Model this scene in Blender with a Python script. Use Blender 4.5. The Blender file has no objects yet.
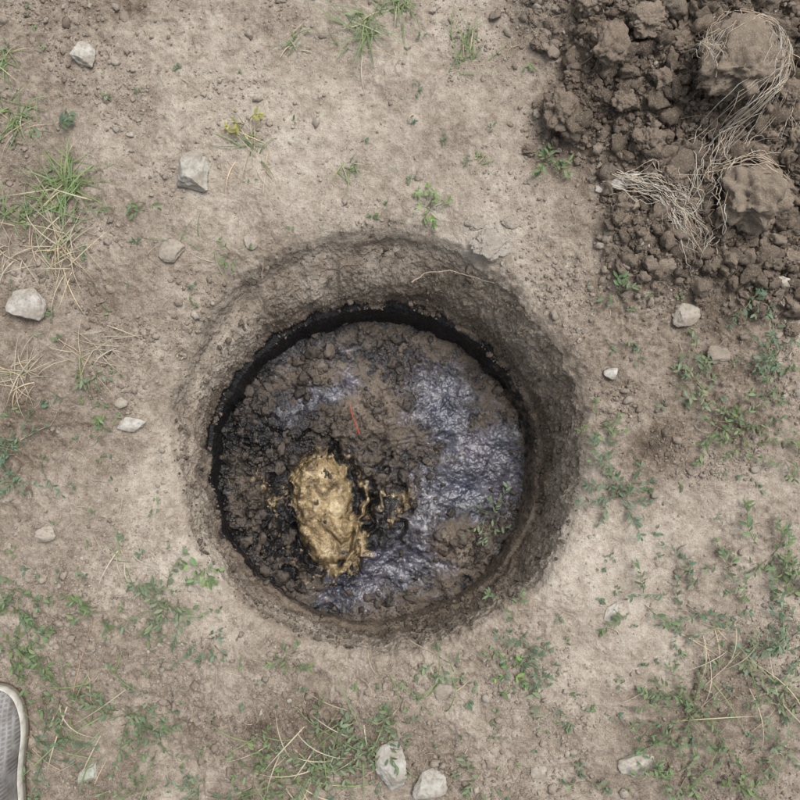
import bpy, math, random
import numpy as np
from mathutils import Vector
rng=np.random.default_rng(7); random.seed(7)
S=bpy.context.scene
MM=0.002           # metres per photo pixel on the ground
FM=0.0024          # metres per photo pixel on the pit floor
def gx(px): return (px-400)*MM
def gy(py): return (400-py)*MM
# ---------------------------------------------------------------- noise
def _h(ix,iy,iz,seed):
    h=(ix*374761393+iy*668265263+iz*1274126177+seed*974711)&0xffffffff
    h=((h^(h>>13))*1274126177)&0xffffffff
    h=((h^(h>>16))*2246822519)&0xffffffff
    h=h^(h>>15)
    return (h&0xffffff)/float(0xffffff)
def vn(x,y,z=None,seed=0):
    x=np.asarray(x,float); y=np.asarray(y,float)
    fx=np.floor(x); fy=np.floor(y); ix=fx.astype(np.int64); iy=fy.astype(np.int64)
    u=x-fx; v=y-fy; u=u*u*u*(u*(u*6-15)+10); v=v*v*v*(v*(v*6-15)+10)
    def lay(iz):
        a=_h(ix,iy,iz,seed); b=_h(ix+1,iy,iz,seed); c=_h(ix,iy+1,iz,seed); d=_h(ix+1,iy+1,iz,seed)
        return (a*(1-u)+b*u)*(1-v)+(c*(1-u)+d*u)*v
    if z is None: return lay(0)*2-1
    z=np.asarray(z,float); fz=np.floor(z); iz=fz.astype(np.int64); w=z-fz; w=w*w*(3-2*w)
    return (lay(iz)*(1-w)+lay(iz+1)*w)*2-1
def fbm(x,y,z=None,oct=4,seed=0,gain=.5):
    a=1.;t=0;s=0; c,sn=math.cos(.6),math.sin(.6)
    for o in range(oct):
        s=s+a*vn(x,y,z,seed+o*17); t+=a; a*=gain
        x,y=(c*x-sn*y)*2.03+13.1,(sn*x+c*y)*2.03+7.7
        if z is not None: z=z*2.03+3.3
    return s/t
def billow(x,y,oct=3,seed=0):
    a=1.;t=0;s=0; c,sn=math.cos(.7),math.sin(.7)
    for o in range(oct):
        s=s+a*(1-np.abs(vn(x,y,None,seed+o*31))*2); t+=a; a*=.5
        x,y=(c*x-sn*y)*2.1+3.1,(sn*x+c*y)*2.1+5.7
    return s/t
def sst(a,b,x):
    t=np.clip((x-a)/(b-a),0,1); return t*t*(3-2*t)
def blob(px,py,cx,cy,r,ry=None):
    ry=ry or r
    return np.exp(-(((px-cx)/r)**2+((py-cy)/ry)**2))
def pdist(px,py,pts):
    d=np.full(np.shape(px),1e9)
    for (a,b),(c,e) in zip(pts[:-1],pts[1:]):
        vx,vy=c-a,e-b; t=np.clip(((px-a)*vx+(py-b)*vy)/(vx*vx+vy*vy),0,1)
        d=np.minimum(d,np.hypot(px-a-t*vx,py-b-t*vy))
    return d
# ---------------------------------------------------------------- mesh helpers
def mk(name,V,F,mats,attrs=None,smooth=True,link=True):
    V=np.asarray(V,np.float32); F=np.asarray(F,np.int32)
    me=bpy.data.meshes.new(name); k=F.shape[1]
    me.vertices.add(len(V)); me.vertices.foreach_set('co',V.ravel())
    me.loops.add(F.size); me.loops.foreach_set('vertex_index',F.ravel())
    me.polygons.add(len(F)); me.polygons.foreach_set('loop_start',np.arange(0,F.size,k,dtype=np.int32))
    me.polygons.foreach_set('use_smooth',np.full(len(F),smooth))
    me.update(calc_edges=True)
    for n,a in (attrs or {}).items():
        a=np.asarray(a,np.float32)
        if a.ndim==1:
            at=me.attributes.new(n,'FLOAT','POINT'); at.data.foreach_set('value',a)
        else:
            at=me.attributes.new(n,'FLOAT_COLOR','POINT')
            c=np.ones((len(V),4),np.float32); c[:,:3]=a; at.data.foreach_set('color',c.ravel())
    me.materials.append(mats)
    ob=bpy.data.objects.new(name,me); S.collection.objects.link(ob); return ob
# ---------------------------------------------------------------- material helpers
class NT:
    def __init__(s,name):
        s.m=bpy.data.materials.new(name); s.m.use_nodes=True; s.t=s.m.node_tree
        s.b=s.t.nodes['Principled BSDF']; s.tc=s.t.nodes.new('ShaderNodeTexCoord').outputs['Object']
    def L(s,a,b): s.t.links.new(a,b)
    def val(s,i,v):
        if hasattr(v,'is_output'): s.L(v,i)
        else: i.default_value=v
    def noise(s,sc,det=4,rough=.6,vec=None,dist=0):
        n=s.t.nodes.new('ShaderNodeTexNoise'); n.inputs['Scale'].default_value=sc; n.inputs['Detail'].default_value=det
        n.inputs['Roughness'].default_value=rough; n.inputs['Distortion'].default_value=dist
        s.L(vec or s.tc,n.inputs['Vector']); return n.outputs['Fac']
    def math(s,op,a,b=0.,c=0.,clamp=False):
        n=s.t.nodes.new('ShaderNodeMath'); n.operation=op; n.use_clamp=clamp
        s.val(n.inputs[0],a); s.val(n.inputs[1],b); s.val(n.inputs[2],c); return n.outputs[0]
    def mr(s,v,a,b,c=0.,d=1.):
        n=s.t.nodes.new('ShaderNodeMapRange'); n.inputs[1].default_value=a; n.inputs[2].default_value=b
        n.inputs[3].default_value=c; n.inputs[4].default_value=d; s.val(n.inputs[0],v); return n.outputs[0]
    def mix(s,f,a,b,mode='MIX'):
        n=s.t.nodes.new('ShaderNodeMix'); n.data_type='RGBA'; n.blend_type=mode
        s.val(n.inputs[0],f)
        for i,v in ((6,a),(7,b)):
            if isinstance(v,tuple): v=(*v,1) if len(v)==3 else v
            s.val(n.inputs[i],v)
        return n.outputs[2]
    def attr(s,n,col=False):
        a=s.t.nodes.new('ShaderNodeAttribute'); a.attribute_name=n; return a.outputs['Color' if col else 'Fac']
    def ramp(s,f,st):
        r=s.t.nodes.new('ShaderNodeValToRGB'); e=r.color_ramp.elements
        while len(e)<len(st): e.new(.5)
        for q,(p,c) in zip(e,st): q.position=p; q.color=(*c,1)
        s.L(f,r.inputs[0]); return r.outputs[0]
    def bump(s,h,st,dist,prev=None):
        b=s.t.nodes.new('ShaderNodeBump'); s.val(b.inputs['Strength'],st); b.inputs['Distance'].default_value=dist
        s.L(h,b.inputs['Height'])
        if prev: s.L(prev,b.inputs['Normal'])
        return b.outputs[0]
    def fin(s,col,rough,nrm=None,spec=.3):
        s.val(s.b.inputs['Base Color'],(*col,1) if isinstance(col,tuple) else col); s.val(s.b.inputs['Roughness'],rough)
        s.b.inputs['Specular IOR Level'].default_value=spec
        if nrm: s.L(nrm,s.b.inputs['Normal'])
        return s.m
RAMP=[(0,(.063,.048,.036)),(.28,(.148,.116,.087)),(.52,(.275,.230,.184)),(.76,(.406,.357,.297)),(1,(.53,.485,.42))]
def soil_mat(name,floor=False):
    n=NT(name)
    tone=n.attr('tone'); tar=n.attr('tar')
    n1=n.noise(7,4,.65); n2=n.noise(48,5,.7); n3=n.noise(300,3,.7)
    f=n.math('MULTIPLY_ADD',n1,.8,tone); f=n.math('MULTIPLY_ADD',n2,.85,f)
    f=n.math('MULTIPLY_ADD',n3,.60,f); f=n.math('SUBTRACT',f,1.125)
    col=n.ramp(f,RAMP)
    sp=n.noise(170,1,.5)
    if not floor: col=n.mix(n.mr(sp,.70,.75,0,.45),col,(.48,.44,.39))
    col=n.mix(n.mr(sp,.31,.26,0,.5),col,(.08,.06,.045))
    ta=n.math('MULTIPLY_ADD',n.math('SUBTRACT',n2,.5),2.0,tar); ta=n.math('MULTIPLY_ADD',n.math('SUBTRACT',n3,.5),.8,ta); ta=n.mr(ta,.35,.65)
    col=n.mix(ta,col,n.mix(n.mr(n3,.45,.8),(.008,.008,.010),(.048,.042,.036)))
    r=n.mr(ta,0,1,.94,.30); st3=.75; st2=.7
    if floor:
        sheen_tint=n.attr('sheen_tint'); gold=n.attr('gold')
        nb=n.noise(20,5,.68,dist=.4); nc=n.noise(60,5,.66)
        bl=n.math('MULTIPLY_ADD',n.math('SUBTRACT',nb,.5),2.4,sheen_tint); bl=n.math('MULTIPLY_ADD',n.math('SUBTRACT',nc,.5),1.2,bl)
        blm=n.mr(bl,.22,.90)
        bc=n.ramp(n.math('ADD',n.math('MULTIPLY',nb,.6),n.math('MULTIPLY',nc,.4)),[(.38,(.014,.014,.020)),(.47,(.050,.049,.062)),(.55,(.120,.116,.136)),(.67,(.29,.28,.30))])  # film's bluish-grey sky reflection painted into the base colour
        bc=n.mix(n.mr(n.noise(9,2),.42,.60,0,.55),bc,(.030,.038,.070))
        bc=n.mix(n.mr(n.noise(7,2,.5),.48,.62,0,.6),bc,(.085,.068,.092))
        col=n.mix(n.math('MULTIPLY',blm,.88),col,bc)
        gn=n.noise(30,4,.6,dist=.9)
        go=n.math('MULTIPLY_ADD',n.math('SUBTRACT',gn,.5),1.2,gold); go=n.math('MULTIPLY_ADD',n.math('SUBTRACT',nb,.5),1.7,go); gm=n.mr(go,.32,.68)
        gc=n.ramp(n.math('MULTIPLY_ADD',n3,.24,n.math('MULTIPLY',gn,.79)),[(.37,(.040,.028,.015)),(.46,(.150,.105,.052)),(.55,(.300,.222,.118)),(.70,(.58,.485,.32))])
        col=n.mix(gm,col,gc)
        r=n.math('SUBTRACT',r,n.math('MULTIPLY',blm,.55),0.,True); r=n.math('SUBTRACT',r,n.mr(nb,.42,.6,.0,.30)); r=n.math('MAXIMUM',r,.22)
        r=n.math('MAXIMUM',r,n.math('MULTIPLY',gm,.42))
        sm=n.math('MAXIMUM',blm,gm); st3=n.mr(sm,0,1,.75,.18); st2=n.mr(sm,0,1,.7,.3)
    b=n.bump(n2,st2,.008); b=n.bump(n3,st3,.0030,b)
    return n.fin(col,r,b,.55 if floor else .28)
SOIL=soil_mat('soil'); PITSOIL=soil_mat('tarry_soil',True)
def clod_mat(name='clod',rough=.96,spec=.2):
    n=NT(name); tint=n.attr('tint',True)
    n2=n.noise(60,4,.7); n3=n.noise(330,3,.7)
    col=n.mix(n.mr(n2,.3,.7,.35,0),tint,(.075,.058,.045) if rough>.9 else (.03,.024,.02))
    col=n.mix(n.mr(n3,.5,.75,0,.5 if rough>.9 else .1),col,(.42,.37,.31))
    b=n.bump(n2,.7,.005); b=n.bump(n3,.9,.0025,b)
    return n.fin(col,rough,b,spec)
CLOD=clod_mat(); WETCLOD=clod_mat('wet_clod',.45,.5)
def stone_mat():
    n=NT('stone'); 
    n1=n.noise(28,4,.6); n2=n.noise(140,4,.7)
    tint=n.attr('tint',True)
    col=n.mix(n.mr(n1,.33,.60,0,.85),tint,(.28,.245,.20))
    col=n.mix(n.mr(n2,.46,.70,0,.7),col,(.18,.152,.12))
    b=n.bump(n1,.7,.004); b=n.bump(n2,.7,.0018,b)
    return n.fin(col,.92,b,.2)
STONE=stone_mat()
def plant_mat(name,rough=.55,tr=.25):
    n=NT(name); c=n.attr('tint',True); x=n.noise(150,2); c=n.mix(n.mr(x,.4,.7,0,.35),c,(.22,.20,.14))
    n.fin(c,rough,None,.3)
    t=n.t.nodes.new('ShaderNodeBsdfTranslucent'); n.L(c,t.inputs[0]); m=n.t.nodes.new('ShaderNodeMixShader'); m.inputs[0].default_value=tr
    out=n.t.nodes['Material Output']; n.L(n.b.outputs[0],m.inputs[1]); n.L(t.outputs[0],m.inputs[2]); n.L(m.outputs[0],out.inputs[0])
    return n.m
PLANT=plant_mat('leaf'); STRAW=plant_mat('straw',.8,.1)
# ---------------------------------------------------------------- terrain functions
C0=np.array([gx(380),gy(447)]); C1=np.array([-0.068,-0.160]); 
def pilemask(px,py,x,y):
    e=np.hypot((px-778)/272,(py-12)/298)+.14*vn(x*9,y*9,None,5)
    return 1-sst(.78,1.06,e)
def rough_map(px,py):
    r=.48+0*px
    r=r-.42*blob(px,py,330,130,150,110)-.35*blob(px,py,600,560,80)-.25*blob(px,py,480,230,70)-.2*blob(px,py,600,720,70,90)-.2*blob(px,py,120,520,70,90)
    r=r+.5*blob(px,py,690,310,120,80)+.4*blob(px,py,320,720,150,60)+.3*blob(px,py,110,380,80)+.35*blob(px,py,690,430,100)+.3*blob(px,py,450,670,120,40)+.3*blob(px,py,120,650,100,60)+.25*blob(px,py,600,300,50,40)
    return np.clip(r,.05,1.1)
def G(x,y):
    px=x/MM+400; py=400-y/MM
    pm=pilemask(px,py,x,y); rg=np.clip(rough_map(px,py)+pm*.7,0,1.4)*(.5+.9*sst(-.3,.4,fbm(x*7,y*7,None,3,80)))
    near=1/(1+np.maximum(0,np.hypot(x,y)-3)*.2)
    h=.018*fbm(x*2.3,y*2.3,None,3,1)+.011*fbm(x*9,y*9,None,3,2)
    h=h+rg*(.0070*billow(x*32,y*32,3,3)+.0050*fbm(x*95,y*95,None,2,4))+.0011*fbm(x*160,y*160,None,2,9)
    h=h+pm*(.030+.05*blob(px,py,730,50,110,110)+.016*billow(x*13,y*13,3,8)+.009*fbm(x*40,y*40,None,3,10))
    r=np.hypot(x-C0[0],y-C0[1]); th=np.arctan2(y-C0[1],x-C0[0])
    w=.034+.055*np.clip(np.cos(th-math.radians(120)),0,1)**1.0
    h=h-(.012+.028*np.clip(np.cos(th-math.radians(125)),0,1))*np.exp(-np.maximum(0,r-.42)/w)
    return h*near
def gtone(x,y):
    px=x/MM+400; py=400-y/MM
    t=.52-.03*sst(300,0,px)
    t=t+.14*blob(px,py,260,90,150,90)+.20*blob(px,py,480,235,70,40)+.12*blob(px,py,340,190,130,60)+.15*blob(px,py,600,560,80,50)+.13*blob(px,py,590,700,70,90)+.08*blob(px,py,440,20,90)+.12*blob(px,py,160,500,50,120)+.12*blob(px,py,740,500,60,50)
    t=t-.12*blob(px,py,60,420,80)-.16*blob(px,py,690,430,70,60)-.18*blob(px,py,310,740,120,50)-.12*blob(px,py,700,330,110,50)-.10*blob(px,py,560,60,60,120)-.1*blob(px,py,700,760,120,80)-.08*blob(px,py,60,90,60,100)-.26*blob(px,py,645,445,22,18)-.24*blob(px,py,262,730,18,12)
    t=t+.08*fbm(x*5,y*5,None,3,77)
    t=t-.29*pilemask(px,py,x,y)
    return t
# ---------------------------------------------------------------- GROUND (annulus + hole wall)
NS=2200
th=np.linspace(0,2*np.pi,NS,endpoint=False)
ct,sn_=np.cos(th),np.sin(th)
R1=.440
keys=[(R1,0.0),(0.424,-.004),(.413,-.016),(.406,-.05),(.397,-.12),(.390,-.185),(.386,-.207),(.375,-.214),(.371,-.23),(.368,-.350)]
kR=np.array([k[0] for k in keys]); kz=np.array([k[1] for k in keys])
s=np.concatenate([[0],np.cumsum(np.hypot(np.diff(kR),np.diff(kz)))])
sw=np.linspace(s[-1],0,190)
wR=np.interp(sw,s,kR); wz=np.interp(sw,s,kz)
ro=np.concatenate([np.linspace(R1,1.30,400)[1:], np.geomspace(1.31,70,60)])
rimn=.018*fbm(ct*2.5+5,sn_*2.5,None,3,21)+.009*fbm(ct*12,sn_*12,None,4,22)
lipn=.007*fbm(ct*9+2,sn_*9,None,4,27)
topc=np.clip(np.cos(th-math.radians(100)),0,1)
slump=np.clip(np.cos(th-math.radians(125)),0,1)**2
def ringxy(R,d):
    c=C0+(C1-C0)*min(1,d/.3)
    rr=R+rimn*(1-.75*sst(.05,.25,d))+.032*slump*sst(.15,.0,d)-.028*topc**1.5*sst(.02,.2,d)+lipn*sst(.17,.2,d)
    return c,rr
rows=[];tone=[];tar=[]
for R,z in zip(wR,wz):
    d=-z; c,rr=ringxy(R,d); k=sst(0,.03,d)
    stri=.0030*fbm(ct*6+3,sn_*6,np.full(NS,z*70),3,31)+.012*fbm(ct*8,sn_*8,np.full(NS,z*16),4,32)+.0034*fbm(ct*50,sn_*50,np.full(NS,z*110),2,33)+.0022*billow(th*70,np.full(NS,z*170),2,34)
    if d>.207: stri=stri*.6
    rr=rr+stri*k
    x=c[0]+ct*rr; y=c[1]+sn_*rr
    zz=z+G(x,y)*(1-sst(.02,.12,d))+(.009*fbm(ct*12,sn_*12,None,4,35)*sst(.0,.1,d))
    rows.append(np.stack([x,y,zz+np.zeros(NS)],1))
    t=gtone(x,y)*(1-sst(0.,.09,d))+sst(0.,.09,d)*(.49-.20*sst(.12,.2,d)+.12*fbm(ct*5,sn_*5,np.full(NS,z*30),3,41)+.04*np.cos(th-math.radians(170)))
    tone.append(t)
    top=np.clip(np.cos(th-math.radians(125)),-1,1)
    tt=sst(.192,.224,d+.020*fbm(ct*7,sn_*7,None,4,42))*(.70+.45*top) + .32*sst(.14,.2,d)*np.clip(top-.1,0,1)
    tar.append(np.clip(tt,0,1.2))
for R in ro:
    f=math.exp(-(R-R1)/.06)
    rr=R+rimn*f+.032*slump*math.exp(-(R-R1)/.08)
    x=C0[0]+ct*rr; y=C0[1]+sn_*rr
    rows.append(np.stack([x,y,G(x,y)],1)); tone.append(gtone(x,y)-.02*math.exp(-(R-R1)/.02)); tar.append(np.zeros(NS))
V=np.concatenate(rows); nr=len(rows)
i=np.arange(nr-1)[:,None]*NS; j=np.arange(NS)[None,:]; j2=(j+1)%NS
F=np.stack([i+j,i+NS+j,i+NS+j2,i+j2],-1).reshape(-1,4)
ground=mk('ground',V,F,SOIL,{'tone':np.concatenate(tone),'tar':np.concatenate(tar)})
# ---------------------------------------------------------------- PIT FLOOR
EDGE=[(418,482),(398,515),(375,548),(350,568),(328,586),(303,578),(284,556),(272,522),(264,490),(262,470)]
RIDGE=[(342,446),(359,466),(365,500),(357,540),(332,576)]
RIDGE2=[(370,470),(382,500),(374,530),(354,560)]
def warp(px,py,x,y,a=7,s0=28,sd=51):
    return px+a*vn(x*s0,y*s0,None,sd)+a*.45*vn(x*s0*3,y*s0*3,None,sd+1),py+a*vn(x*s0,y*s0,None,sd+2)+a*.45*vn(x*s0*3,y*s0*3,None,sd+3)
def pitmask(px,py,x,y):
    wx,wy=warp(px,py,x,y,9,26)
    a=1-sst(.80,1.06,np.hypot((wx-320)/58,(wy-514)/74))
    b=1-sst(.8,1.05,np.hypot((wx-378)/36,(wy-510)/38))
    return np.clip(np.maximum(a,b*.6),0,1)
def foammask(px,py,x,y):
    wx,wy=warp(px,py,x,y,6,22,81)
    return 1-sst(.55,1.03,np.hypot((wx-322-.14*(wy-505))/37,(wy-512)/72))
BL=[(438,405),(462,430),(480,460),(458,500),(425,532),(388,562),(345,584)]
def sheen_mask(px,py):  # where the painted bluish sheen lies on the black floor
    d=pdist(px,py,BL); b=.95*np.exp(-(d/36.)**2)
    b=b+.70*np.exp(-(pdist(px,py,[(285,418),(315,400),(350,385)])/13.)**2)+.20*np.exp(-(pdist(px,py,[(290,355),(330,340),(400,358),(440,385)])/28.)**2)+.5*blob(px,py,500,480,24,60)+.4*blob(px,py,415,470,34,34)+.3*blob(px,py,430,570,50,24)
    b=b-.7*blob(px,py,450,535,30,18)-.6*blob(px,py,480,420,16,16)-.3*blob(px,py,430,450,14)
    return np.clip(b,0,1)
def Fh(x,y):
    px=x/FM+400; py=400-y/FM
    dirt=np.clip(.75+.9*blob(px,py,395,425,50,36)+1.3*blob(px,py,250,480,50,80)+.7*blob(px,py,450,540,40,30)-.7*sheen_mask(px,py),.32,1.9)
    h=-.308+.014*fbm(x*7,y*7,None,3,61)+dirt*(.014*billow(x*18,y*18,3,62)+.007*fbm(x*60,y*60,None,3,63))+.0013*fbm(x*170,y*170,None,2,64)
    h=h+.020*blob(px,py,388,428,42,28)+.018*blob(px,py,242,470,30,70)+.014*blob(px,py,450,535,35,25)+.010*blob(px,py,330,430,30,16)
    pm=pitmask(px,py,x,y)
    h=h-.044*pm
    fm=foammask(px,py,x,y)
    h=h*(1-.35*fm)-.308*.35*fm
    h=h+fm*(.034+.013*fbm(x*15,y*15,None,3,95)+.0025*billow(x*36,y*36,2,96))
    wx,wy=warp(px,py,x,y,5,30,65)
    h=h+.034*np.exp(-(pdist(wx,wy,RIDGE)/4.5)**2)*pm*(1-.6*fm)+.028*np.exp(-(pdist(wx,wy,RIDGE2)/4.)**2)*pm
    h=h-.020*np.exp(-(pdist(wx,wy,[(349,455),(359,472),(371,500),(366,540)])/3.)**2)*pm-.012*np.exp(-(pdist(wx,wy,[(322,532),(336,545),(352,538)])/3.)**2)-.008*np.exp(-(pdist(wx,wy,[(338,470),(346,500),(340,530)])/2.4)**2)
    wx,wy=warp(px,py,x,y,7,36,67)
    h=h+.012*np.exp(-(pdist(wx,wy,EDGE)/7.)**2)
    for cr in ([(280,432),(300,440),(318,430),(335,436)],[(300,462),(286,500),(288,540),(300,566)],[(240,500),(262,520),(262,560)],[(390,450),(376,462),(384,480)],[(230,430),(255,445),(262,470)]):
        h=h-.020*np.exp(-(pdist(wx,wy,cr)/3.)**2)
    R=np.hypot(x-C1[0],y-C1[1]); h=h+.018*sst(.29,.36,R)*(fbm(x*12,y*12,None,2,69)+.5)
    return h
NG=600
ax=np.linspace(-.385,.385,NG); XX,YY=np.meshgrid(ax+C1[0],ax+C1[1]); XX=XX.ravel();YY=YY.ravel()
PX=XX/FM+400; PY=400-YY/FM
Z=Fh(XX,YY); RR=np.hypot(XX-C1[0],YY-C1[1])
pm=pitmask(PX,PY,XX,YY); fm=foammask(PX,PY,XX,YY)
wx,wy=warp(PX,PY,XX,YY,7,36,67); ed=pdist(wx,wy,EDGE); wx,wy=warp(PX,PY,XX,YY,5,30,65); rd=np.minimum(pdist(wx,wy,RIDGE),pdist(wx,wy,RIDGE2)+2)
gold=.74*fm+.25*blob(PX,PY,322,486,28,34)+.34*np.exp(-(ed/5.5)**2)+.40*np.exp(-(rd/4.5)**2)*pm+.18*pm+.34*blob(PX,PY,397,497,20,14)-.25*blob(PX,PY,286,545,14,30)
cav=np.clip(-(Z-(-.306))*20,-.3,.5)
tarv=.24+.75*sst(.5,1,pm)*(1-fm)+.5*sst(.31,.365,RR)*(.5+.8*np.clip(np.cos(np.arctan2(YY-C1[1],XX-C1[0])-math.radians(150)),-.3,1))+.55*blob(PX,PY,262,430,40,50)+.5*blob(PX,PY,264,540,34,56)+.5*sheen_mask(PX,PY)+.4*blob(PX,PY,330,350,90,24)+.4*blob(PX,PY,300,450,70,34)+cav*.8+.25*blob(PX,PY,470,440,60,80)
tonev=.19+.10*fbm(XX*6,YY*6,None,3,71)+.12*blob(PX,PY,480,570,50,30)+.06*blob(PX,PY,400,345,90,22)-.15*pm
idx=np.arange(NG*NG).reshape(NG,NG); q=np.stack([idx[:-1,:-1],idx[:-1,1:],idx[1:,1:],idx[1:,:-1]],-1).reshape(-1,4)
keep=RR[q].min(1)<.383; q=q[keep]
mk('pit_floor',np.stack([XX,YY,Z],1),q,PITSOIL,{'tone':tonev,'tar':np.clip(tarv,0,1.2),'sheen_tint':sheen_mask(PX,PY)*(1-pm),'gold':gold})
# ---------------------------------------------------------------- rock variants
import bmesh
def ico(sub):
    bm=bmesh.new(); bmesh.ops.create_icosphere(bm,subdivisions=sub,radius=1)
    v=np.array([p.co[:] for p in bm.verts]); f=np.array([[a.index for a in p.verts] for p in bm.faces]); bm.free(); return v,f
def rock(sub,seed,cuts=7,depth=.72,nz=.12,fr=2,gain=.5):
    r=np.random.default_rng(seed); v,f=ico(sub); v=v.copy()
    for k in range(cuts):
        n=r.normal(size=3); n/=np.linalg.norm(n); d=depth+r.uniform(-.16,.2)
        v-=np.maximum(0,v@n-d)[:,None]*n
    l=np.linalg.norm(v,axis=1)[:,None]; u=v/l
    v=v+u*(nz*fbm(u[:,0]*fr+seed,u[:,1]*fr,u[:,2]*fr,5,seed%97,gain))[:,None]
    return v,f
def rots(n,r):
    q=r.normal(size=(n,4)); q/=np.linalg.norm(q,axis=1)[:,None]; w,x,y,z=q.T
    return np.stack([1-2*(y*y+z*z),2*(x*y-z*w),2*(x*z+y*w),2*(x*y+z*w),1-2*(x*x+z*z),2*(y*z-x*w),2*(x*z-y*w),2*(y*z+x*w),1-2*(x*x+y*y)],1).reshape(-1,3,3)
def scatter(name,P,size,cols,sub,mat,seed=1,nv=10,smooth=True,nz=.2,cuts=5,fr=2,gain=.5):
    r=np.random.default_rng(seed); Vs=[];Fs=[];Cs=[];off=0; var=r.integers(0,nv,len(P))
    R=rots(len(P),r); an=r.uniform(.6,1.4,(len(P),3))
    for k in range(nv):
        m=np.where(var==k)[0]
        if not len(m): continue
        v,f=rock(sub,seed*100+k,cuts,.66,nz,fr,gain)
        vv=v[None]*an[m][:,None,:]*size[m][:,None,None]
        vv=np.einsum('nij,nvj->nvi',R[m],vv); vv[:,:,2]*=.8; vv=vv+P[m][:,None,:]
        Vs.append(vv.reshape(-1,3)); Cs.append(np.repeat(cols[m],len(v),0))
        Fs.append((f[None]+(np.arange(len(m))*len(v))[:,None,None]+off).reshape(-1,3)); off+=len(m)*len(v)
    return mk(name,np.concatenate(Vs),np.concatenate(Fs),mat,{'tint':np.concatenate(Cs)},smooth)
def dens(px,py,x,y):
    pm=pilemask(px,py,x,y)
    d=rough_map(px,py)*(.08+.92*sst(-.12,.35,fbm(x*9,y*9,None,4,81)))
    return np.clip(d*.8+pm*1.0,0,1)
def samp(n,r):
    out=[];c=0
    while c<n:
        px=r.uniform(-60,860,n*2); py=r.uniform(-60,860,n*2); x=gx(px);y=gy(py)
        k=(r.uniform(size=n*2)<dens(px,py,x,y))&(np.hypot(x-C0[0],y-C0[1])>.437)
        out.append(np.stack([x[k],y[k]],1)); c+=k.sum()
    return np.concatenate(out)[:n]
def clodcols(x,y,r,off=.03):
    t=np.clip(gtone(x,y)+off+r.normal(0,.09,len(x)),.05,.95); xs=[p[0] for p in RAMP]
    return np.stack([np.interp(t,xs,[p[1][k] for p in RAMP]) for k in range(3)],1)
r=rng
p=samp(42000,r); sz=.0010+.0012*r.pareto(3.,len(p)); sz=np.clip(sz,.0010,.004)
z=G(p[:,0],p[:,1])+sz*.4
scatter('soil_crumbs',np.stack([p[:,0],p[:,1],z],1),sz,clodcols(p[:,0],p[:,1],r),1,CLOD,3,8,False)
p=samp(8600,r); sz=np.clip(.0026+.0018*r.pareto(2.5,len(p)),.0026,.010)
z=G(p[:,0],p[:,1])+sz*.1
scatter('small_soil_clods',np.stack([p[:,0],p[:,1],z],1),sz,clodcols(p[:,0],p[:,1],r,.06),2,CLOD,4,20,True,.75,6,2.2,.65)
p=samp(850,r); sz=np.clip(.0018+.0016*r.pareto(2.4,len(p)),.0018,.008); z=G(p[:,0],p[:,1])+sz*.2
c=np.array([.40,.365,.32])*r.uniform(.6,1.2,(len(p),1))
scatter('gravel',np.stack([p[:,0],p[:,1],z],1),sz,c,2,STONE,5,14,True,.2,9)
n=9600; px=r.uniform(480,880,n);py=r.uniform(-60,380,n);x=gx(px);y=gy(py); k=r.uniform(size=n)<pilemask(px,py,x,y)**1.3
x,y=x[k],y[k]; sz=np.clip(.0035+.0042*r.pareto(2.1,len(x)),.0035,.021); z=G(x,y)+sz*.25
scatter('dug_soil_clods',np.stack([x,y,z],1),sz,clodcols(x,y,r,0.)*r.uniform(.75,1.3,(len(x),1)),3,CLOD,6,20,True,.7,7,2.3,.64)
n=2600; P=[]
for q in range(n):
    t=int(r.integers(0,NS))
    if q<1100:
        if r.uniform()>sst(-.2,.4,float(vn(ct[t]*6,sn_[t]*6,None,140))): continue
        d=.209+r.uniform(0,.004); R=r.uniform(.372,.388)
    else: d=r.uniform(.01,.2); R=np.interp(d,-kz[:7],kR[:7])-.001
    c,rr=ringxy(R,d); P.append((c[0]+ct[t]*rr[t],c[1]+sn_[t]*rr[t],-d+.001))
P=np.array(P); n=len(P); sz=np.clip(.0016+.0016*r.pareto(2.4,n),.0016,.009)
scatter('wall_soil_crumbs',P,sz,np.array([.14,.115,.09])*r.uniform(.35,1.4,(n,1)),2,CLOD,9,14,True,.7,6,2.2,.65)
n=10500; a=r.uniform(0,2*np.pi,n); R=.366*np.sqrt(r.uniform(size=n)); x=C1[0]+R*np.cos(a); y=C1[1]+R*np.sin(a)
px=x/FM+400;py=400-y/FM
k=r.uniform(size=n)<np.clip((.2+.8*sst(-.2,.25,fbm(x*14,y*14,None,3,120)))-.85*sheen_mask(px,py)-.85*pitmask(px,py,x,y)+.3*blob(px,py,245,480,40,90),.02,1); x,y=x[k],y[k]; px=px[k];py=py[k]
sz=np.clip(.0014+.0022*r.pareto(2.2,len(x)),.0014,.016)*(1-.35*sheen_mask(px,py)); z=Fh(x,y)+sz*.1
wet=np.clip(.9*blob(px,py,262,450,60,80)+.8*sheen_mask(px,py)+pitmask(px,py,x,y),0,1)
c=np.array([.100,.080,.063])*(r.uniform(.35,1.6,len(x))*(1-.55*wet))[:,None]
scatter('pit_soil_clods',np.stack([x,y,z],1),sz,c,3,WETCLOD,7,18,True,.75,6,2.2,.64)
gm=NT('foam_crust'); gt=gm.attr('tint',True); GOLDC=gm.fin(gm.mix(gm.mr(gm.noise(120,3),.38,.62,.9,0),gt,(.05,.035,.018)),.5,gm.bump(gm.noise(200,3),.5,.001),.4)
n=2000; px=r.uniform(255,425,n);py=r.uniform(445,592,n); x=(px-400)*FM;y=(400-py)*FM
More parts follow.
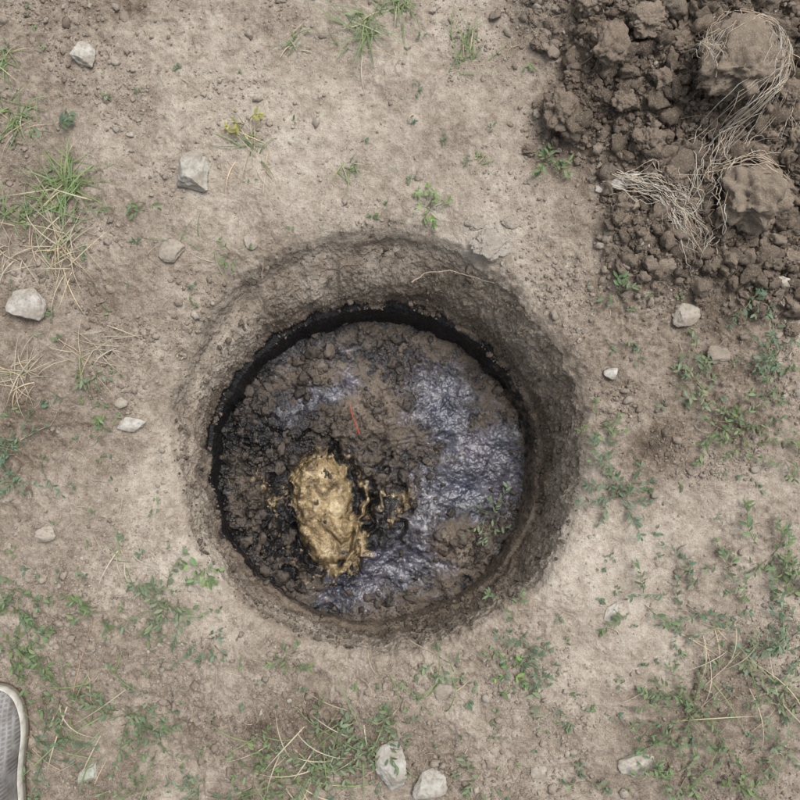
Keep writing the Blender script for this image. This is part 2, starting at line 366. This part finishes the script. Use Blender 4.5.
wx,wy=warp(px,py,x,y,7,36,67); d=pdist(wx,wy,EDGE); k=r.uniform(size=n)<np.exp(-(d/6.)**2)*.75*sst(-.2,.3,fbm(x*30,y*30,None,2,121))+.03*pitmask(px,py,x,y)+.4*blob(px,py,397,497,16,12)
x,y=x[k],y[k]; sz=np.clip(.0009+.0010*r.pareto(2.0,len(x)),.0009,.007); z=Fh(x,y)+sz*.2
scatter('foam_crumbs',np.stack([x,y,z],1),sz,np.array([.48,.385,.24])*r.uniform(.12,1.15,(len(x),1)),2,GOLDC,8,14,True,.7)
# ---------------------------------------------------------------- individual stones
def stone(name,px,py,w,h,ang,col,seed,flat=.55,mat=STONE,sink=.15,cuts=10,depth=.66,nz=.16,sub=5,fr=2,gain=.55):
    v,f=rock(sub,seed,cuts,depth,nz,fr,gain)
    for k,t in ((0,w*MM*.5),(1,h*MM*.5)):
        v[:,k]=(v[:,k]-(v[:,k].max()+v[:,k].min())/2)/((v[:,k].max()-v[:,k].min())/2)*t
    hz=min(w,h)*MM*.5*flat; v[:,2]=v[:,2]/np.abs(v[:,2]).max()*hz
    a=math.radians(ang); x=v[:,0]*math.cos(a)-v[:,1]*math.sin(a); y=v[:,0]*math.sin(a)+v[:,1]*math.cos(a)
    X,Y=gx(px),gy(py); z0=float(G(np.array([X]),np.array([Y]))[0])
    ob=mk(name,np.stack([x,y,v[:,2]],1),f,mat,{'tint':np.tile(np.array(col),(len(v),1))}); ob.location=(X,Y,z0+hz*(1-2*sink)); return ob
W=(.49,.475,.44);B=(.38,.34,.29)
for i_,a in enumerate([(85,55,28,23,35,W,.6),(195,172,34,38,10,(.46,.445,.41),.7),(28,305,40,33,0,(.46,.445,.42),.5),(130,425,29,15,8,W,.5),
  (391,763,34,52,8,(.42,.42,.395),.5),(429,786,38,30,-35,(.44,.43,.395),.5),(638,766,40,26,-12,(.44,.41,.36),.4),(685,315,30,24,-20,B,.6),(610,374,15,12,0,W,.6),
  (48,533,21,17,0,B,.6),(715,355,24,20,0,(.25,.21,.17),.6),(776,284,26,11,5,(.5,.46,.40),.4),(788,27,16,14,60,W,.6),(622,186,34,14,-20,(.48,.46,.43),.4),
  (248,241,16,13,20,B,.6),(172,251,28,24,0,(.34,.30,.25),.4),(601,134,24,12,25,(.34,.28,.21),.6),(687,551,19,15,0,(.34,.30,.25),.6),(121,403,13,11,0,B,.6),
  (89,774,18,26,30,(.38,.42,.36),.4),(445,691,24,18,10,(.30,.26,.22),.5),(600,190,12,9,0,W,.5),(612,612,12,24,35,W,.3),(540,775,18,14,0,B,.4)]):
    stone('stone',a[0],a[1],a[2],a[3],-a[4],a[5],300+i_,a[6],sink=.24)
for i_,a in enumerate([(495,243,50,34,-20,(.38,.34,.29),.24),(475,222,22,16,0,(.34,.30,.25),.2),(510,222,20,14,20,(.34,.30,.25),.2)]):
    stone('dry_dirt_lump',a[0],a[1],a[2],a[3],-a[4],a[5],350+i_,a[6],CLOD,sink=.25,nz=.4,fr=2.5,gain=.6)
D=(.19,.15,.115);D2=(.235,.19,.145)
for i_,a in enumerate([(588,12,44,34,20,D2,.8),(600,62,40,44,0,D,.8),(557,118,42,46,30,D,.7),(634,40,38,34,0,D2,.7),(712,88,88,78,10,D2,.85),(736,206,74,68,-15,D2,.85),(793,152,44,54,0,D2,.8),
   (668,60,30,26,0,D,.8),(640,150,34,30,0,D,.7),(790,60,40,50,0,D,.8),(770,110,30,28,0,D,.8),(690,20,44,30,0,D,.8),(662,185,28,24,0,D,.8),(752,12,46,34,10,D,.8),(572,82,24,20,0,D,.7),(782,262,26,24,0,D2,.7),(540,45,22,18,0,D,.7),(815,215,50,50,0,D,.8),(618,112,30,22,0,D,.8),(650,95,26,24,0,D,.7),(615,20,24,22,0,D,.7),(530,150,16,14,0,D,.7),(700,300,18,14,0,D,.7),(720,270,20,18,0,D,.7),(790,330,18,15,0,D,.7)]):
    stone('dirt_clod',a[0],a[1],a[2],a[3],a[4],a[5],400+i_,a[6],CLOD,.2,12,.74,.6,5,2.3,.64)
# ---------------------------------------------------------------- plants
class Acc:
    def __init__(s): s.v=[];s.f=[];s.c=[]
    def add(s,vs,fs,col):
        o=len(s.v); s.v+=[tuple(q) for q in vs]; s.f+=[tuple(k+o for k in q) for q in fs]; s.c+=[col]*len(vs)
    def build(s,name,mat):
        if not s.v: return
        me=bpy.data.meshes.new(name); me.from_pydata(s.v,[],s.f)
        at=me.attributes.new('tint','FLOAT_COLOR','POINT'); at.data.foreach_set('color',np.array([(*c,1) for c in s.c],np.float32).ravel())
        me.polygons.foreach_set('use_smooth',[True]*len(s.f)); me.materials.append(mat)
        ob=bpy.data.objects.new(name,me); S.collection.objects.link(ob); return ob
def tube(acc,pts,rad,col,k=4,taper=True):
    n=len(pts); vs=[];fs=[]
    for i,p in enumerate(pts):
        d=(pts[min(i+1,n-1)]-pts[max(i-1,0)]).normalized(); a=d.cross(Vector((0,0,1)))
        if a.length<1e-4:a=Vector((1,0,0))
        a.normalize(); b=a.cross(d); rr=rad*(1-.75*i/(n-1)) if taper else rad
        for q in range(k):
            t=2*math.pi*q/k; vs.append(p+(a*math.cos(t)+b*math.sin(t))*rr)
    for i in range(n-1):
        for q in range(k): fs.append((i*k+q,i*k+(q+1)%k,(i+1)*k+(q+1)%k,(i+1)*k+q))
    acc.add(vs,fs,col)
def leaf(acc,p,d,up,L,w,col,obl=False):
    d=d.normalized(); s=d.cross(up).normalized(); u=s.cross(d)
    dr=random.uniform(-.25,.1)*L
    prof=[(0,.1),(.25,.8),(.55,1),(.82,.6)]
    vs=[]
    for t,ww in prof:
        c=p+d*(L*t)+u*(dr*t*t); vs+=[c-s*w*ww*.5+u*w*.13*ww,c-u*.0,c+s*w*ww*.5+u*w*.13*ww]
    vs.append(p+d*L+u*dr); fs=[]
    for i in range(3):
        a=i*3; fs+=[(a,a+1,a+4,a+3),(a+1,a+2,a+5,a+4)]
    fs+=[(9,10,12),(10,11,12)]; acc.add(vs,fs,col)
TB=np.linspace(-1.3,1.3,1301); TX,TY=np.meshgrid(TB,TB); TG=G(TX.ravel(),TY.ravel()).reshape(TX.shape)
def gz(x,y):
    i=min(1300,max(0,int(round((x+1.3)/.002)))); j=min(1300,max(0,int(round((y+1.3)/.002)))); return float(TG[j,i])
def jit(c,a=.2):
    k=random.uniform(1-a,1+a); h=random.uniform(-.1,.1); return (c[0]*k*(1+h),c[1]*k,c[2]*k*(1-h))
GREEN=[(.130,.205,.095),(.115,.19,.115),(.15,.22,.095),(.165,.22,.125)]
def weed(px,py,r,n=None,ls=1.,hf=gz,m=MM,name='weed',lean=None,green=None):
    A=Acc(); n=n or max(3,int(r/5)); n=int(n*(.72 if (px>620 and py>540) else 1.0))+1; cx,cy=(px-400)*m,(400-py)*m; base=green or random.choice(GREEN); ls*=random.uniform(1.1,1.55)
    for k in range(n):
        a=random.uniform(0,2*math.pi) if lean is None else random.gauss(math.radians(lean),.6)
        L=r*m*random.uniform(.45,1.25); x=cx+random.gauss(0,r*m*.18); y=cy+random.gauss(0,r*m*.18)
        st=.0078; N=max(4,int(L/st)); pts=[]; top=random.uniform(.006,.028); zs=hf(x,y); ze=hf(x+math.cos(a)*L,y+math.sin(a)*L)
        cv=random.uniform(-.09,.09)
        for i in range(N):
            t=i/(N-1); a+=cv+random.uniform(-.14,.14); x+=math.cos(a)*st;y+=math.sin(a)*st
            pts.append(Vector((x,y,max(zs*(1-t)+ze*t,hf(x,y))+.0025+top*math.sin(t*2.4))))
        sc=jit((.26,.23,.14) if random.random()<.5 else (.18,.22,.11))
        tube(A,pts,.0010,sc,3)
        for i in range(1,N):
            d=(pts[i]-pts[i-1]).normalized()
            for sg in ((-1,1) if random.random()<.3 else (random.choice((-1,1)),)):
                if random.random()<.22: continue
                ang=sg*random.uniform(.4,1.2); ca,sa=math.cos(ang),math.sin(ang)
                ld=Vector((d.x*ca-d.y*sa,d.x*sa+d.y*ca,random.uniform(-.1,.6)))
                up=Vector((random.uniform(-.5,.5),random.uniform(-.5,.5),1)).normalized()
                l=random.uniform(.006,.0135)*ls
                leaf(A,pts[i],ld,up,l,l*random.uniform(.28,.45),jit(base,.35))
        leaf(A,pts[-1],d,Vector((0,0,1)),.009*ls,.0035*ls,jit(base,.25))
    return A.build(name,PLANT)
def blade(A,x,y,z,a,L,w,lift,col,N=8):
    d=Vector((math.cos(a),math.sin(a),0)); s=Vector((-d.y,d.x,0)); vs=[];fs=[];p=Vector((x,y,z)); el=lift; cv=random.uniform(-.09,.09)
    for i in range(N):
        t=i/(N-1); ww=w*(1-t**1.6)*.5+.0001
        vs+=[p-s*ww+Vector((0,0,ww*.5)),p,p+s*ww+Vector((0,0,ww*.5))]
        q=p+(d*math.cos(el)+Vector((0,0,math.sin(el))))*(L/(N-1)); g=gz(q.x,q.y)+.002
        if q.z<g:q.z=g
        p=q; el-=lift*2.2/(N-1)*random.uniform(.7,1.3); aa=math.atan2(d.y,d.x)+cv; d=Vector((math.cos(aa),math.sin(aa),0)); s=Vector((-d.y,d.x,0))
    for i in range(N-1):
        b=i*3; fs+=[(b,b+1,b+4,b+3),(b+1,b+2,b+5,b+4)]
    A.add(vs,fs,col)
def grass(px,py,r,n,name='grass_tuft',dry=.15,w=.0024,lean=None,spread=.25):
    A=Acc(); n=int(n*1.25)
    for k in range(n):
        x=gx(px)+random.gauss(0,r*MM*spread); y=gy(py)+random.gauss(0,r*MM*spread)
        a=random.uniform(0,2*math.pi) if lean is None else random.gauss(math.radians(lean),.7)
        c=jit((.52,.45,.32),.2) if random.random()<dry else jit((.19,.27,.11),.3)
        blade(A,x,y,gz(x,y),a,r*MM*random.uniform(.5,1.3),w*random.uniform(.6,1.2),random.uniform(.15,.9),c)
    return A.build(name,PLANT)
grass(66,190,48,75,w=.0028); grass(18,118,36,30); grass(365,28,42,40); grass(400,5,30,30); grass(468,55,40,20,lean=80); grass(250,150,38,14,dry=.5)
grass(350,165,22,10,lean=-60); grass(295,45,26,10,dry=.4); grass(5,60,26,14); grass(15,215,34,22); grass(190,245,36,5); grass(480,155,12,8)
for a in [(60,250,48,46),(20,375,36,26),(85,350,46,9),(105,345,36,8),(255,165,24,6),(15,255,30,12),(700,640,60,10)]: grass(*a,name='dry_grass',dry=.95,w=.0020)
grass(300,775,60,30,dry=.3,spread=.5);grass(90,720,60,26,dry=.4,spread=.5);grass(340,745,50,26,dry=.35,spread=.5);grass(440,690,44,10,dry=.4,lean=70);grass(120,560,40,8,dry=.6)
grass(770,700,70,20,dry=.5,spread=.5)
for a in [(170,602,42,15),(206,642,15,5),(595,425,24,7),(612,490,38,13),(690,382,24,9),(742,305,30,7),(768,348,32,11),(738,432,42,18),(18,452,42,16),(15,602,44,16),(12,650,40,14),
   (100,612,30,5),(120,718,44,12),(513,655,34,12),(290,657,16,6),(770,560,46,13),(695,612,52,11),(785,640,48,16),(745,655,40,9),(690,712,50,20),(675,775,50,20),(735,780,40,10),(330,765,50,16),(255,775,48,14),(385,745,30,9),
   (548,165,22,8),(617,296,13,4),(110,432,14,5),(38,745,44,12),(150,745,34,9),(60,690,30,6),(645,745,34,9),(790,590,30,8),(780,745,36,9),(785,700,36,10),(230,250,14,3),(150,205,14,3),(395,715,20,5),(725,565,26,6),(200,790,36,9),(640,600,30,3),(545,700,20,4),(10,480,30,6),(95,370,16,3),(60,130,18,3),(790,460,26,5),(770,380,22,6),(700,350,14,4),(440,660,16,4),(140,790,30,6),(20,790,40,8),(480,780,22,4),(585,780,18,3)]:
    weed(*a)
weed(432,206,13,10,1.1,green=(.19,.30,.10),name='seedling'); weed(205,568,9,4,1.2,name='seedling',green=(.18,.30,.11)); weed(245,122,8,4,1.,name='seedling',green=(.36,.35,.09)); weed(510,672,9,5,1.2,name='seedling',green=(.17,.29,.09)); weed(505,600,9,4,1.,name='seedling')
fz=lambda x,y: float(Fh(np.array([x]),np.array([y]))[0])
weed(490,515,24,9,1.1,hf=lambda x,y:fz(x,y)+.008,m=FM,green=(.18,.25,.15))
A=Acc()
for k in range(800):
    px,py=random.uniform(-40,840),random.uniform(-40,840); x,y=gx(px),gy(py)
    if math.hypot(x-C0[0],y-C0[1])<.46: continue
    wgt=.15+.85*(1/(1+math.exp(-(py-520)/70)))+(.35 if px>620 and py>260 else 0)+(.3 if px<130 else 0)-(.6 if px>540 and py<250 else 0)
    if random.random()>wgt: continue
    z=gz(x,y)+.004; c=random.choice(GREEN)
    for q in range(random.randint(2,7)):
        a=random.uniform(0,6.28); l=random.uniform(.006,.013); leaf(A,Vector((x+random.gauss(0,.004),y+random.gauss(0,.004),z)),Vector((math.cos(a),math.sin(a),random.uniform(0,.8))),Vector((random.uniform(-.4,.4),random.uniform(-.4,.4),1)),l,l*.4,jit(c,.3))
A.build('ground_sprouts',PLANT)
# ---------------------------------------------------------------- roots, straw and twigs
def wander(x,y,a,L,N=12,cv=.25,hf=gz,lift=.002,arch=.004):
    pts=[];k=random.uniform(-cv,cv)
    for i in range(N):
        pts.append(Vector((x,y,hf(x,y)+lift+arch*math.sin(math.pi*i/(N-1))))); a+=k+random.uniform(-cv,cv); x+=math.cos(a)*L/N;y+=math.sin(a)*L/N
    return pts
A=Acc()
for k in range(900):
    px,py=random.uniform(-20,820),random.uniform(-20,820); x,y=gx(px),gy(py)
    if math.hypot(x-C0[0],y-C0[1])<.48: continue
    tube(A,wander(x,y,random.uniform(0,6.28),random.uniform(.008,.05)*(1.7 if random.random()<.1 else 1),9),random.uniform(.0004,.0009),jit((.46,.40,.32),.35),3)
A.build('straw_litter',STRAW)
A=Acc()
def chain(pp,N=8,hf=gz,lift=.004,m=MM,wob=.002):
    out=[]
    for (a,b),(c,d) in zip(pp[:-1],pp[1:]):
        for i in range(N):
            t=i/N; x=((a+(c-a)*t)-400)*m+random.gauss(0,wob); y=(400-(b+(d-b)*t))*m+random.gauss(0,wob); out.append(Vector((x,y,hf(x,y)+lift)))
    return out
tube(A,chain([(412,281),(425,272),(450,269),(475,276),(500,284)],5,gz,.006,wob=.0008),.0014,(.42,.34,.26),5)
tube(A,chain([(60,340),(80,352),(105,345),(128,343)],5,wob=.0008),.0012,(.44,.36,.26),5)
tube(A,chain([(75,690),(88,640),(95,610)],5,wob=.0008),.0012,(.42,.29,.2),5)
tube(A,chain([(258,275),(262,250)],5,wob=.0008),.001,(.42,.34,.25),5)
tube(A,chain([(20,440),(50,425),(70,395)],5,wob=.0008),.001,(.44,.36,.26),5)
tube(A,chain([(410,640),(435,655),(430,690)],5,wob=.0008),.001,(.40,.31,.22),5)
A.build('root',STRAW)
A=Acc()
paths=[([(612,183),(640,192),(668,205),(690,220)],60,6),([(660,205),(672,228),(682,252)],44,6),([(690,215),(700,185),(712,150),(745,118),(758,85),(745,60)],50,9),([(745,60),(715,52),(690,70),(675,95)],14,6),([(755,60),(775,110),(770,150)],12,7),([(700,180),(735,165),(765,180)],18,9),([(690,215),(700,240),(695,258)],16,8),([(680,95),(672,75),(690,90)],12,4)]
def pz(x,y):
    z=gz(x,y); px=x/MM+400;py=400-y/MM
    for (cx,cy,rr,hh) in ((712,88,40,.062),(736,206,35,.052)):
        d=math.hypot(px-cx,py-cy)/rr
        if d<1.15: z=max(z,gz(gx(cx),gy(cy))+hh*math.sqrt(max(0,1.2-d*d*.8)))
    return z
for pp,n,sp in paths:
    for k in range(n):
        ox,oy=random.gauss(0,sp),random.gauss(0,sp); fan=random.uniform(.2,1.8)
        q=[(a+ox*(fan if i else .5)+random.gauss(0,6),b+oy*(fan if i else .5)+random.gauss(0,6)) for i,(a,b) in enumerate(pp)]
        s0=random.randint(0,max(0,len(q)-2)); q=q[s0:] if random.random()<.6 else q
        tube(A,chain(q,6,pz,random.uniform(.006,.022),wob=.0020),random.uniform(.0005,.0011),jit((.62,.55,.45),.25),3)
A.build('fibrous_root_mat',STRAW)
A=Acc(); tube(A,[Vector(((350-400)*FM,(400-404)*FM,fz(-.12,-.01)+.022)),Vector(((353-400)*FM,(400-416)*FM,fz(-.11,-.043)+.022)),Vector(((356-400)*FM,(400-422)*FM,fz(-.105,-.053)+.020)),Vector(((360-400)*FM,(400-434)*FM,fz(-.096,-.082)+.012))],.0015,(.48,.05,.04),5,False); A.build('red_twig',STRAW)
A=Acc()
for k in range(70):
    a=random.uniform(0,6.28);R=.35*math.sqrt(random.random()); x=C1[0]+R*math.cos(a);y=C1[1]+R*math.sin(a)
    tube(A,wander(x,y,random.uniform(0,6.28),random.uniform(.008,.04),7,hf=fz),.0006,jit((.34,.28,.2),.3),3)
A.build('pit_straw',STRAW)
# ---------------------------------------------------------------- shoe
def shoe():
    par=bpy.data.objects.new('sneaker',None); S.collection.objects.link(par)
    L=.285
    def hw(s):
        pts=[(0,0),(.012,.018),(.04,.032),(.09,.044),(.16,.051),(.26,.055),(.36,.054),(.5,.046),(.65,.040),(.8,.040),(.9,.038),(.96,.028),(.99,.014),(1,0)]
        return np.interp(s,[p[0] for p in pts],[p[1] for p in pts])
    ss=(1-np.cos(np.linspace(0,np.pi,60)))/2
    out=[(hw(s_),-s_*L) for s_ in ss]+[(-hw(s_),-s_*L) for s_ in ss[::-1][1:-1]]
    out=np.array(out)
    for _ in range(3): out=(np.roll(out,1,0)+2*out+np.roll(out,-1,0))/4
    c=np.array([0,-L*.5]); N=len(out); nrm=np.roll(out,-1,0)-np.roll(out,1,0); nrm=np.stack([nrm[:,1],-nrm[:,0]],1); nrm/=np.linalg.norm(nrm,axis=1)[:,None]
    if ((out-c)*nrm).sum()<0: nrm=-nrm
    def loft(name,prof,mat,cap=True):
        Vv=[np.column_stack([out-nrm*i_,np.full(N,0.)+z_]) for i_,z_ in prof]
        V_=np.concatenate(Vv); F_=[]
        for a in range(len(prof)-1):
            for b in range(N): F_.append((a*N+b,a*N+(b+1)%N,(a+1)*N+(b+1)%N,(a+1)*N+b))
        me=bpy.data.meshes.new(name); me.from_pydata(V_.tolist(),[],F_+([tuple(range(N))[::-1],tuple(range((len(prof)-1)*N,len(prof)*N))] if cap else []))
        me.polygons.foreach_set('use_smooth',[True]*len(me.polygons)); me.materials.append(mat); o=bpy.data.objects.new(name,me); S.collection.objects.link(o); o.parent=par; return o
    n=NT('rubber'); rub=n.fin(n.mix(n.mr(n.noise(60,5),.42,.66,0,.75),(.50,.48,.43),(.28,.24,.19)),.65,n.bump(n.noise(300,3),.3,.0008),.4)
    n=NT('dark_rubber'); drk=n.fin((.16,.13,.09),.7)
    n=NT('canvas'); w=n.t.nodes.new('ShaderNodeTexWave'); w.inputs['Scale'].default_value=38; w.inputs['Distortion'].default_value=1.2; n.L(n.tc,w.inputs['Vector'])
    w2=n.t.nodes.new('ShaderNodeTexWave'); w2.bands_direction='Y'; w2.inputs['Scale'].default_value=38; w2.inputs['Distortion'].default_value=1.2; n.L(n.tc,w2.inputs['Vector'])
    h=n.math('MAXIMUM',w.outputs['Fac'],w2.outputs['Fac'])
    can=n.fin(n.mix(n.mr(h,.3,1,.5,0),n.mix(n.mr(n.noise(40,5),.4,.65),(.27,.265,.26),(.16,.145,.13)),(.10,.09,.085)),.9,n.bump(h,.6,.002),.2)
    loft('outsole',[(.003,0),(.0,.003),(.0,.010),(.0015,.0105)],drk)
    loft('midsole',[(.0015,.0103),(.0,.012),(-.0005,.020),(.001,.027),(.004,.030),(.007,.0305)],rub)
    V_=[];M=16
    yy=out[:,1]; s_=-yy/L; top=np.interp(s_,[0,.05,.15,.3,.45,.55,.8,1],[.036,.046,.055,.066,.085,.098,.088,.085])
    for m_ in range(M+1):
        t=m_/M; a=t*math.pi/2; shrink=1-math.cos(a)
        coll=np.clip((s_-.42)/.12,0,1)
        px_=(out-nrm*.006)[:,0]; py_=(out-nrm*.006)[:,1]
        k_=shrink*(1-coll*.62)
        x=px_*(1-k_); y=py_-shrink*.030*np.clip(1-s_/.16,0,1) + shrink*.012*np.clip((s_-.86)/.14,0,1)
        V_.append(np.column_stack([x,y,.028+(top-.028)*math.sin(a)]))
    V_=np.concatenate(V_); F_=[(a*N+b,a*N+(b+1)%N,(a+1)*N+(b+1)%N,(a+1)*N+b) for a in range(M) for b in range(N)]
    me=bpy.data.meshes.new('upper'); me.from_pydata(V_.tolist(),[],F_); me.polygons.foreach_set('use_smooth',[True]*len(F_)); me.materials.append(can)
    o=bpy.data.objects.new('upper',me); S.collection.objects.link(o); o.parent=par; md=o.modifiers.new('s','SOLIDIFY'); md.thickness=.0025
    A=Acc(); ring=[Vector((*(p_-nn*.0075),.0325)) for p_,nn in zip(out,nrm)]; tube(A,ring+[ring[0]],.0016,(.34,.29,.2),5,False); o=A.build('rand_piping',STRAW); o.parent=par
    A=Acc()
    for q in range(5):
        y=-L*(.36+.05*q); z=np.interp(-y/L,[.3,.45,.55],[.066,.085,.098])+.002; pts=[Vector((x,y+(.006 if q%2 else -.006)*x/.022,z-.010*(x/.022)**2)) for x in np.linspace(-.022,.022,9)]
        tube(A,pts,.0026,(.5,.48,.44),6,False)
    o=A.build('laces',STRAW); o.parent=par
    par.location=(-.797,-.560,gz(-.797,-.62)+.001); par.rotation_euler=(0,0,math.radians(4)); return par
shoe()
# ---------------------------------------------------------------- light, camera
el,az=math.radians(64),math.radians(50)
w=bpy.data.worlds.new('World'); S.world=w; w.use_nodes=True; nt=w.node_tree; bg=nt.nodes['Background']
sky=nt.nodes.new('ShaderNodeTexSky'); sky.sky_type='NISHITA'; sky.sun_disc=False; sky.sun_elevation=el; sky.sun_rotation=math.radians(90)-az
sky.dust_density=5; sky.air_density=1.3
hs=nt.nodes.new('ShaderNodeHueSaturation'); hs.inputs['Saturation'].default_value=.30
nt.links.new(sky.outputs[0],hs.inputs['Color']); nt.links.new(hs.outputs[0],bg.inputs['Color']); bg.inputs['Strength'].default_value=.15
sl=bpy.data.lights.new('sun','SUN'); sl.energy=2.5; sl.angle=math.radians(32); sl.color=(1,.98,.95)
so=bpy.data.objects.new('sun',sl); S.collection.objects.link(so)
dv=Vector((math.cos(el)*math.cos(az),math.cos(el)*math.sin(az),math.sin(el))); so.rotation_euler=dv.to_track_quat('Z','Y').to_euler()
cd=bpy.data.cameras.new('camera'); cam=bpy.data.objects.new('camera',cd); S.collection.objects.link(cam); cam.location=(0,0,1.5)
cd.sensor_width=36; cd.angle=2*math.atan(.8/1.5); cd.clip_start=.02; cd.clip_end=500; S.camera=cam
S.view_settings.view_transform='Standard'; S.view_settings.look='None'; S.view_settings.exposure=0
